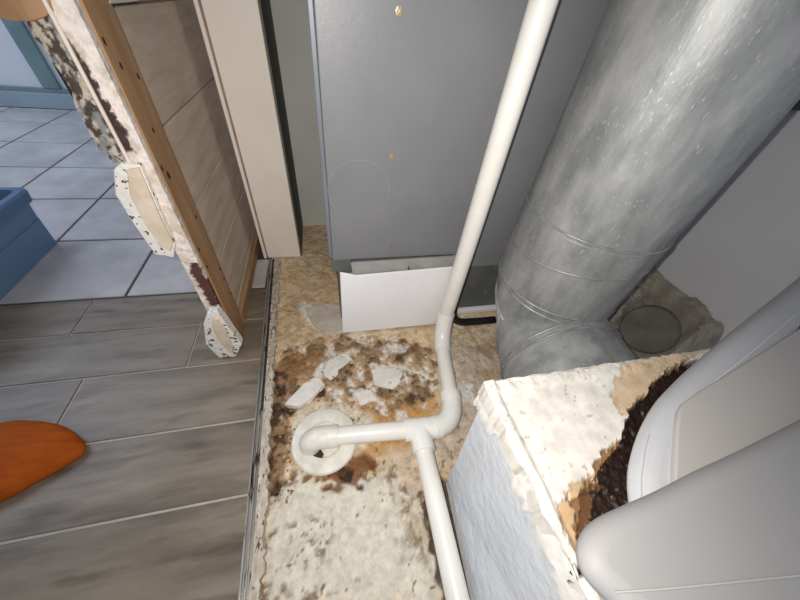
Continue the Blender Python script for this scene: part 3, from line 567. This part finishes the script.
# ---------------------------------------------------------------- white box the duct enters
BT = .45
bx = thing('return_air_box', (.58, .0, 0), 'white coated box with torn top edges and a dark rotted patch', 'box')
mesh_obj('side', *hexa([(.245, -.30, 0), (.98, -.30, 0), (.98, .19, 0), (.279, .19, 0), (.312, -.30, BT - .036), (.98, -.30, BT - .036), (.98, .254, BT - .036), (.296, .254, BT - .036)], bev=.004), M['box_side'], bx)
st = .0042; nx_, ny_ = int((.985 - .288) / st), int((.262 + .30) / st)
XX, YY = np.meshgrid(np.linspace(.288, .985, nx_), np.linspace(-.30, .264, ny_))
t = (YY + .30) / .564; XX = XX + (1 - (XX - .288) / .697) * ((1 - t) * .018 + (fbm(YY * 25, YY * 0, 2) - .5) * .02)
YY = YY + t ** 6 * (fbm(XX * 20, XX * 0 + 4, 2) - .5) * .018
C_ = np.zeros(XX.shape + (3,)) + np.array(lin((232, 226, 216)))
nn, nf = fbm(XX * 30, YY * 30, 2), fbm(XX * 90, YY * 90, 4, 3)
Z_ = BT + (nn - .5) * .002
def FB(pl, c, k=1, dz=0, **kw):
    global C_, Z_
    m_ = cover(XX, YY, pl, **kw) * k; C_ = mixc(C_, m_, c); C_ = C_ * (1 - 1.6 * (m_ * (k - m_)).clip(0, 1))[..., None]; Z_ = Z_ + dz * m_
# ridge of thick coat along the torn edges
edge = np.clip(1 - (XX - (.288 + (1 - t) * .018)) / .028, 0, 1); Z_ = Z_ + (edge > 0) * (.004 + .008 * (nn - .3)) * np.clip(edge * 3, 0, 1)
edge2 = np.clip(1 - (.264 - YY) / .03, 0, 1); Z_ = Z_ + np.clip(edge2 * 3, 0, 1) * (.003 + .008 * (nn - .3))
kw = dict(warp=.012, soft=.004, fr=60)
FB([(0.891, 0.270, 0.450), (0.828, 0.243, 0.450), (0.582, 0.140, 0.450), (0.552, 0.157, 0.450), (0.555, 0.197, 0.450), (0.583, 0.221, 0.450), (0.628, 0.245, 0.450), (0.633, 0.271, 0.450), (0.746, 0.284, 0.450)], (220, 190, 152), .85, -.001, s=1, **kw)
FB([(0.663, 0.170, 0.450), (0.456, 0.070, 0.450), (0.343, -0.013, 0.450), (0.314, -0.020, 0.450), (0.320, 0.010, 0.450), (0.330, 0.048, 0.450), (0.347, 0.062, 0.450), (0.381, 0.065, 0.450), (0.417, 0.064, 0.450), (0.458, 0.095, 0.450), (0.510, 0.113, 0.450)], (206, 170, 122), .9, -.002, s=2, **kw)
FB([(0.680, 0.187, 0.450), (0.471, 0.068, 0.450), (0.362, -0.017, 0.450), (0.326, -0.018, 0.450), (0.331, 0.005, 0.450), (0.347, 0.023, 0.450), (0.347, 0.039, 0.450), (0.358, 0.048, 0.450), (0.386, 0.055, 0.450), (0.414, 0.065, 0.450), (0.437, 0.087, 0.450), (0.462, 0.099, 0.450), (0.497, 0.104, 0.450)], (150, 112, 74), 1, -.006, s=3, **kw)
FB([(0.675, 0.169, 0.450), (0.437, 0.028, 0.450), (0.353, -0.028, 0.450), (0.335, -0.015, 0.450), (0.351, 0.017, 0.450), (0.378, 0.045, 0.450), (0.420, 0.058, 0.450), (0.458, 0.083, 0.450), (0.500, 0.096, 0.450)], (112, 78, 50), 1, -.010, s=4, **kw)
FB([(0.812, 0.246, 0.450), (0.861, 0.244, 0.450), (0.735, 0.159, 0.450), (0.472, 0.021, 0.450), (0.373, -0.013, 0.450), (0.377, 0.012, 0.450), (0.399, 0.035, 0.450), (0.436, 0.061, 0.450), (0.477, 0.090, 0.450), (0.518, 0.112, 0.450), (0.554, 0.145, 0.450), (0.583, 0.170, 0.450), (0.639, 0.179, 0.450), (0.673, 0.202, 0.450), (0.722, 0.223, 0.450)], (44, 30, 24), 1, -.022, s=5, **kw)
FB([(0.282, -0.031, 0.450), (0.307, -0.025, 0.450), (0.335, -0.024, 0.450), (0.346, -0.038, 0.450), (0.313, -0.040, 0.450), (0.279, -0.041, 0.450)], (52, 38, 28), 1, -.006, s=6, **kw)
FB([(0.283, -0.054, 0.450), (0.299, -0.045, 0.450), (0.299, -0.064, 0.450), (0.314, -0.078, 0.450), (0.270, -0.069, 0.450)], (52, 38, 28), 1, -.006, s=7, **kw)
FB([(0.546, 0.180, 0.450), (0.569, 0.195, 0.450), (0.572, 0.180, 0.450), (0.550, 0.166, 0.450)], (190, 140, 96), .5, 0, s=8, **kw)
C_ = mixc(C_, np.clip((fbm(XX * 120, YY * 120, 5, 2) - .8) * 12, 0, .6), (150, 110, 70))
Z_ = np.maximum(Z_, BT - .026)
mo = np.clip((.25 - C_.sum(-1)) * 8, 0, 1); Z_ = Z_ + mo * (nf - .5) * .010
n_ = nx_ * ny_; top = np.stack([XX, YY, Z_], -1).reshape(-1, 3); bot = np.stack([XX, YY, XX * 0 + BT - .0355], -1).reshape(-1, 3)
bot[:, 2] = np.minimum(bot[:, 2], top[:, 2] - .001)
F_ = grid(nx_, ny_)
for j in range(ny_ - 1):
    for i in (0, nx_ - 1):
        a = j * nx_ + i; b = a + nx_; F_.append([b, a, a + n_, b + n_])
for i in range(nx_ - 1):
    for j in (0, ny_ - 1):
        a = j * nx_ + i; b = a + 1; F_.append([a, b, b + n_, a + n_])
o = mesh_obj('top', np.concatenate([top, bot]), F_, M['painted_gloss'], bx, smooth=False, cols=np.concatenate([C_.reshape(-1, 3)] * 2))
# ragged coat hanging over the left and rear edges
def ragged(name, P0, P1, dn, outv, n, amp, s, m):
    V, F_ = [], []; P0, P1, dn, outv = map(Vector, (P0, P1, dn, outv)); rows_ = 7
    tt = np.linspace(0, 1, n); L = (P1 - P0).length
    dr_ = .012 + amp * fbm(tt * L * 18, tt * 0 + s, s) ** 2 * 2.0 + .3 * amp * vn(tt * L * 90, tt * 0, s)
    for i in range(n):
        base = P0.lerp(P1, float(tt[i]))
        for j in range(rows_):
            u = j / (rows_ - 1); lump = .002 + .003 * float(vn(np.array([i * .35]), np.array([j * .8]), s)[0])
            if j == rows_ - 1: lump = .0005
            V.append(tuple(base + dn * (float(dr_[i]) * u - .003) + outv * lump))
    for i in range(n - 1):
        for j in range(rows_ - 1):
            a = i * rows_ + j; F_.append([a, a + rows_, a + rows_ + 1, a + 1])
    # back skin so the coat has thickness
    nb = len(V); V += [tuple(Vector(v) - outv * .004 * .0 - outv * .0045) for v in V]
    F_ += [[q + nb for q in f[::-1]] for f in F_]
    return mesh_obj(name, V, F_, m, bx, smooth=True)
ragged('torn_coat', (.312, -.30, BT), (.295, .262, BT), (-.06, 0, -1), (-1, 0, 0), 220, .06, 2, M['torn'])
ragged('torn_coat', (.295, .264, BT), (.975, .264, BT), (0, -.1, -1), (0, 1, 0), 220, .03, 5, M['torn'])

# ---------------------------------------------------------------- white plastic appliance on the box
ap = thing('plastic_appliance', (.75, .05, BT), 'large white plastic appliance with rounded ends lying over the rotted box top', 'appliance')
def slab(name, pts, low, z0_, z1_, bev, m, seg=6):
    P_ = np.array([p_[:2] for p_ in pts]); L_ = np.array([p_[:2] for p_ in low]); n = len(P_)
    ar = np.sum(P_[:, 0] * np.roll(P_[:, 1], -1) - P_[:, 1] * np.roll(P_[:, 0], -1))
    T_ = np.roll(P_, -2, 0) - np.roll(P_, 2, 0); N_ = np.stack([-T_[:, 1], T_[:, 0]], 1) * np.sign(ar); N_ /= np.linalg.norm(N_, axis=1)[:, None] + 1e-9
    secs = [(L_, z0_)]
    for k in range(seg + 1):
        a_ = math.pi / 2 * k / seg; secs.append((P_ + N_ * bev * (1 - math.cos(a_)), z1_ - bev * (1 - math.sin(a_))))
    V, F_ = [], []
    for pl, z in secs: V += [(q[0], q[1], z) for q in pl]
    for i in range(len(secs) - 1):
        for k in range(n): F_.append([i * n + k, i * n + (k + 1) % n, (i + 1) * n + (k + 1) % n, (i + 1) * n + k])
    F_.append(list(range(n))[::-1]); F_.append([(len(secs) - 1) * n + k for k in range(n)])
    bm = bmesh.new(); vs = [bm.verts.new(v) for v in V]
    for f in F_: bm.faces.new([vs[q] for q in f])
    bmesh.ops.triangulate(bm, faces=[f for f in bm.faces if len(f.verts) > 4]); bmesh.ops.recalc_face_normals(bm, faces=bm.faces[:])
    bm.verts.index_update(); v, f = bm_out(bm); o = autosmooth(mesh_obj(name, v, f, m, ap), 50)
    for p_ in o.data.polygons:
        if abs(p_.normal.z) > .9995: p_.use_smooth = False
    return o
def smooth_poly(pts, n=5, closed_from=0):
    out = []; m_ = len(pts)
    for i in range(m_):
        p0, p1, p2, p3 = [np.array(pts[(i + k) % m_][:2]) for k in (-1, 0, 1, 2)]
        for t in [k / n for k in range(n)]:
            out.append(tuple(.5 * ((2 * p1) + (-p0 + p2) * t + (2 * p0 - 5 * p1 + 4 * p2 - p3) * t * t + (-p0 + 3 * p1 - 3 * p2 + p3) * t ** 3)))
    return out
oa = [(0.362, -0.049, 0.524), (0.378, -0.011, 0.524), (0.416, 0.043, 0.524), (0.454, 0.077, 0.524), (0.507, 0.113, 0.524), (0.567, 0.145, 0.524), (0.625, 0.169, 0.524), (0.703, 0.198, 0.524), (0.820, 0.238, 0.524), (0.955, 0.283, 0.524), (1.146, 0.344, 0.524), (1.386, 0.421, 0.524), (1.957, 0.604, 0.524), (2.134, 0.601, 0.524), (0.809, -0.029, 0.524), (0.458, -0.038, 0.524)]
slab('body', smooth_poly(oa), smooth_poly([(0.409, -0.056, 0.462), (0.427, -0.013, 0.462), (0.471, 0.049, 0.462), (0.514, 0.087, 0.462), (0.573, 0.128, 0.462), (0.641, 0.164, 0.462), (0.706, 0.191, 0.462), (0.794, 0.224, 0.462), (0.927, 0.269, 0.462), (1.079, 0.320, 0.462), (1.296, 0.389, 0.462), (1.567, 0.476, 0.462), (2.212, 0.683, 0.462), (2.412, 0.679, 0.462), (0.915, -0.033, 0.462), (0.518, -0.043, 0.462)]), BT + .012, .54, .028, M['plastic_light'])
pa = [(0.399, -0.028, 0.545), (0.473, 0.041, 0.545), (0.530, 0.091, 0.545), (0.562, 0.117, 0.545), (0.585, 0.128, 0.545), (0.645, 0.144, 0.545), (0.790, 0.177, 0.545), (1.069, 0.242, 0.545), (1.382, 0.313, 0.545), (0.774, -0.028, 0.545), (0.487, -0.024, 0.545)]
slab('side_panel', pa, pa, .5405, .549, .004, M['plastic_panel'], 3)
mesh_obj('bright_seam', *tube([(0.603, 0.130, 0.543), (0.662, 0.146, 0.543), (0.804, 0.186, 0.543), (0.956, 0.231, 0.543), (1.153, 0.292, 0.543), (1.496, 0.398, 0.543)], .0009, 6), M['plastic_line'], ap)
mesh_obj('edge_seam', *tube([(0.396, 0.017, 0.541), (0.418, 0.041, 0.541), (0.456, 0.074, 0.541), (0.483, 0.094, 0.541)], .0009, 6), M['plastic_panel'], ap)
ob = [(1.054, 0.098, 0.588), (0.906, 0.083, 0.588), (0.713, 0.059, 0.588), (0.557, 0.040, 0.588), (0.470, 0.031, 0.588), (0.391, 0.021, 0.588), (0.338, 0.016, 0.588), (0.299, 0.012, 0.588), (0.275, 0.007, 0.588), (0.257, -0.001, 0.588), (0.245, -0.012, 0.588), (0.240, -0.026, 0.588), (0.243, -0.039, 0.588), (0.253, -0.055, 0.588), (0.264, -0.070, 0.588), (0.311, -0.107, 0.588), (0.483, -0.169, 0.588)]
slab('lid', smooth_poly(ob, 4), smooth_poly([(1.149, 0.107, 0.551), (0.987, 0.090, 0.551), (0.777, 0.065, 0.551), (0.607, 0.044, 0.551), (0.512, 0.034, 0.551), (0.426, 0.023, 0.551), (0.368, 0.017, 0.551), (0.326, 0.013, 0.551), (0.300, 0.008, 0.551), (0.280, -0.001, 0.551), (0.267, -0.013, 0.551), (0.261, -0.028, 0.551), (0.264, -0.043, 0.551), (0.275, -0.060, 0.551), (0.288, -0.077, 0.551), (0.339, -0.116, 0.551), (0.527, -0.184, 0.551)], 4), .551, .60, .022, M['plastic'])

mesh_obj('lid_crease', *tube([(0.253, -0.048, 0.601), (0.302, -0.056, 0.601), (0.372, -0.066, 0.601), (0.472, -0.080, 0.601), (0.614, -0.095, 0.601)], .0012, 6), M['wall_shade'], ap)

# ---------------------------------------------------------------- things in the hall
bn = thing('storage_bin', (-1.75, 1.24, 0), 'blue plastic storage bin on the square floor tiles', 'bin')
def rrect(x0_, y0_, x1_, y1_, r_, n=5):
    out = []
    for cx_, cy_, a0 in ((x1_ - r_, y0_ + r_, -90), (x1_ - r_, y1_ - r_, 0), (x0_ + r_, y1_ - r_, 90), (x0_ + r_, y0_ + r_, 180)):
        for k in range(n + 1): a = math.radians(a0 + 90 * k / n); out.append((cx_ + r_ * math.cos(a), cy_ + r_ * math.sin(a)))
    return out
def shell(name, secs, m, capa=True, capb=False):
    V, F_ = [], []; n = len(secs[0][0])
    for pl, z in secs: V += [(q[0], q[1], z) for q in pl]
    for i in range(len(secs) - 1):
        for k in range(n): F_.append([i * n + k, i * n + (k + 1) % n, (i + 1) * n + (k + 1) % n, (i + 1) * n + k])
    if capa: F_.append(list(range(n))[::-1])
    if capb: F_.append([(len(secs) - 1) * n + k for k in range(n)])
    return autosmooth(mesh_obj(name, V, F_, m, bn), 40)
shell('body', [(rrect(-2.2, .92, -1.295, 1.54, .03), .001), (rrect(-2.205, .915, -1.288, 1.548, .035), .13), (rrect(-2.21, .91, -1.293, 1.552, .035), .131), (rrect(-2.22, .90, -1.285, 1.56, .035), .225)], M['bin'])
shell('rim', [(rrect(-2.23, .89, -1.272, 1.572, .04), .21), (rrect(-2.23, .89, -1.268, 1.576, .04), .252), (rrect(-2.222, .898, -1.276, 1.568, .038), .26), (rrect(-2.20, .92, -1.30, 1.545, .03), .26), (rrect(-2.195, .925, -1.306, 1.54, .03), .235), (rrect(-2.18, .94, -1.33, 1.515, .03), .012)], M['bin_in'], False, True)
# orange slipper
o_ = [(-1.079, 0.513, 0.010), (-1.062, 0.553, 0.010), (-0.978, 0.565, 0.010), (-0.921, 0.567, 0.010), (-0.853, 0.553, 0.010), (-0.798, 0.529, 0.010), (-0.754, 0.495, 0.010), (-0.730, 0.469, 0.010), (-0.732, 0.445, 0.010), (-0.762, 0.419, 0.010), (-0.800, 0.396, 0.010), (-0.863, 0.358, 0.010), (-0.914, 0.344, 0.010), (-0.986, 0.383, 0.010)]
outl = smooth_poly(o_, 4); c_ = np.mean(np.array(outl), 0); sl = thing('slipper', (c_[0], c_[1], 0), 'orange pointed slipper on the grey planks at the left edge', 'shoe')
V, F_ = [], []; n = len(outl)
prof = [(1.0, .004), (1.015, .02), (.98, .032), (.86, .045), (.66, .054), (.40, .060), (.12, .062)]
for s_, z in prof:
    for k, q in enumerate(outl):
        an = math.atan2(q[1] - c_[1], q[0] - c_[0]); rib = 1 + .0 * an
        yy_ = c_[1] + (q[1] - c_[1]) * s_; rd = .004 * max(0, math.sin(yy_ * 190)) * (s_ < .99)
        zz = z * (.55 + .45 * min(1, (-.66 - q[0] * s_ - c_[0] * (1 - s_)) / .2)) if z > .01 else z
        V.append((c_[0] + (q[0] - c_[0]) * s_, c_[1] + (q[1] - c_[1]) * s_, zz + rd))
for i in range(len(prof) - 1):
    for k in range(n): F_.append([i * n + k, i * n + (k + 1) % n, (i + 1) * n + (k + 1) % n, (i + 1) * n + k])
F_.append([(len(prof) - 1) * n + k for k in range(n)])
mesh_obj('upper', V, F_, M['orange'], sl, smooth=True)
mesh_obj('sole', *prism([(c_[0] + (q[0] - c_[0]) * .99, c_[1] + (q[1] - c_[1]) * .99) for q in outl], 2, .0005, .008), M['sole'], sl)

for o in bpy.data.objects:
    if '_o' in o.keys(): del o['_o']
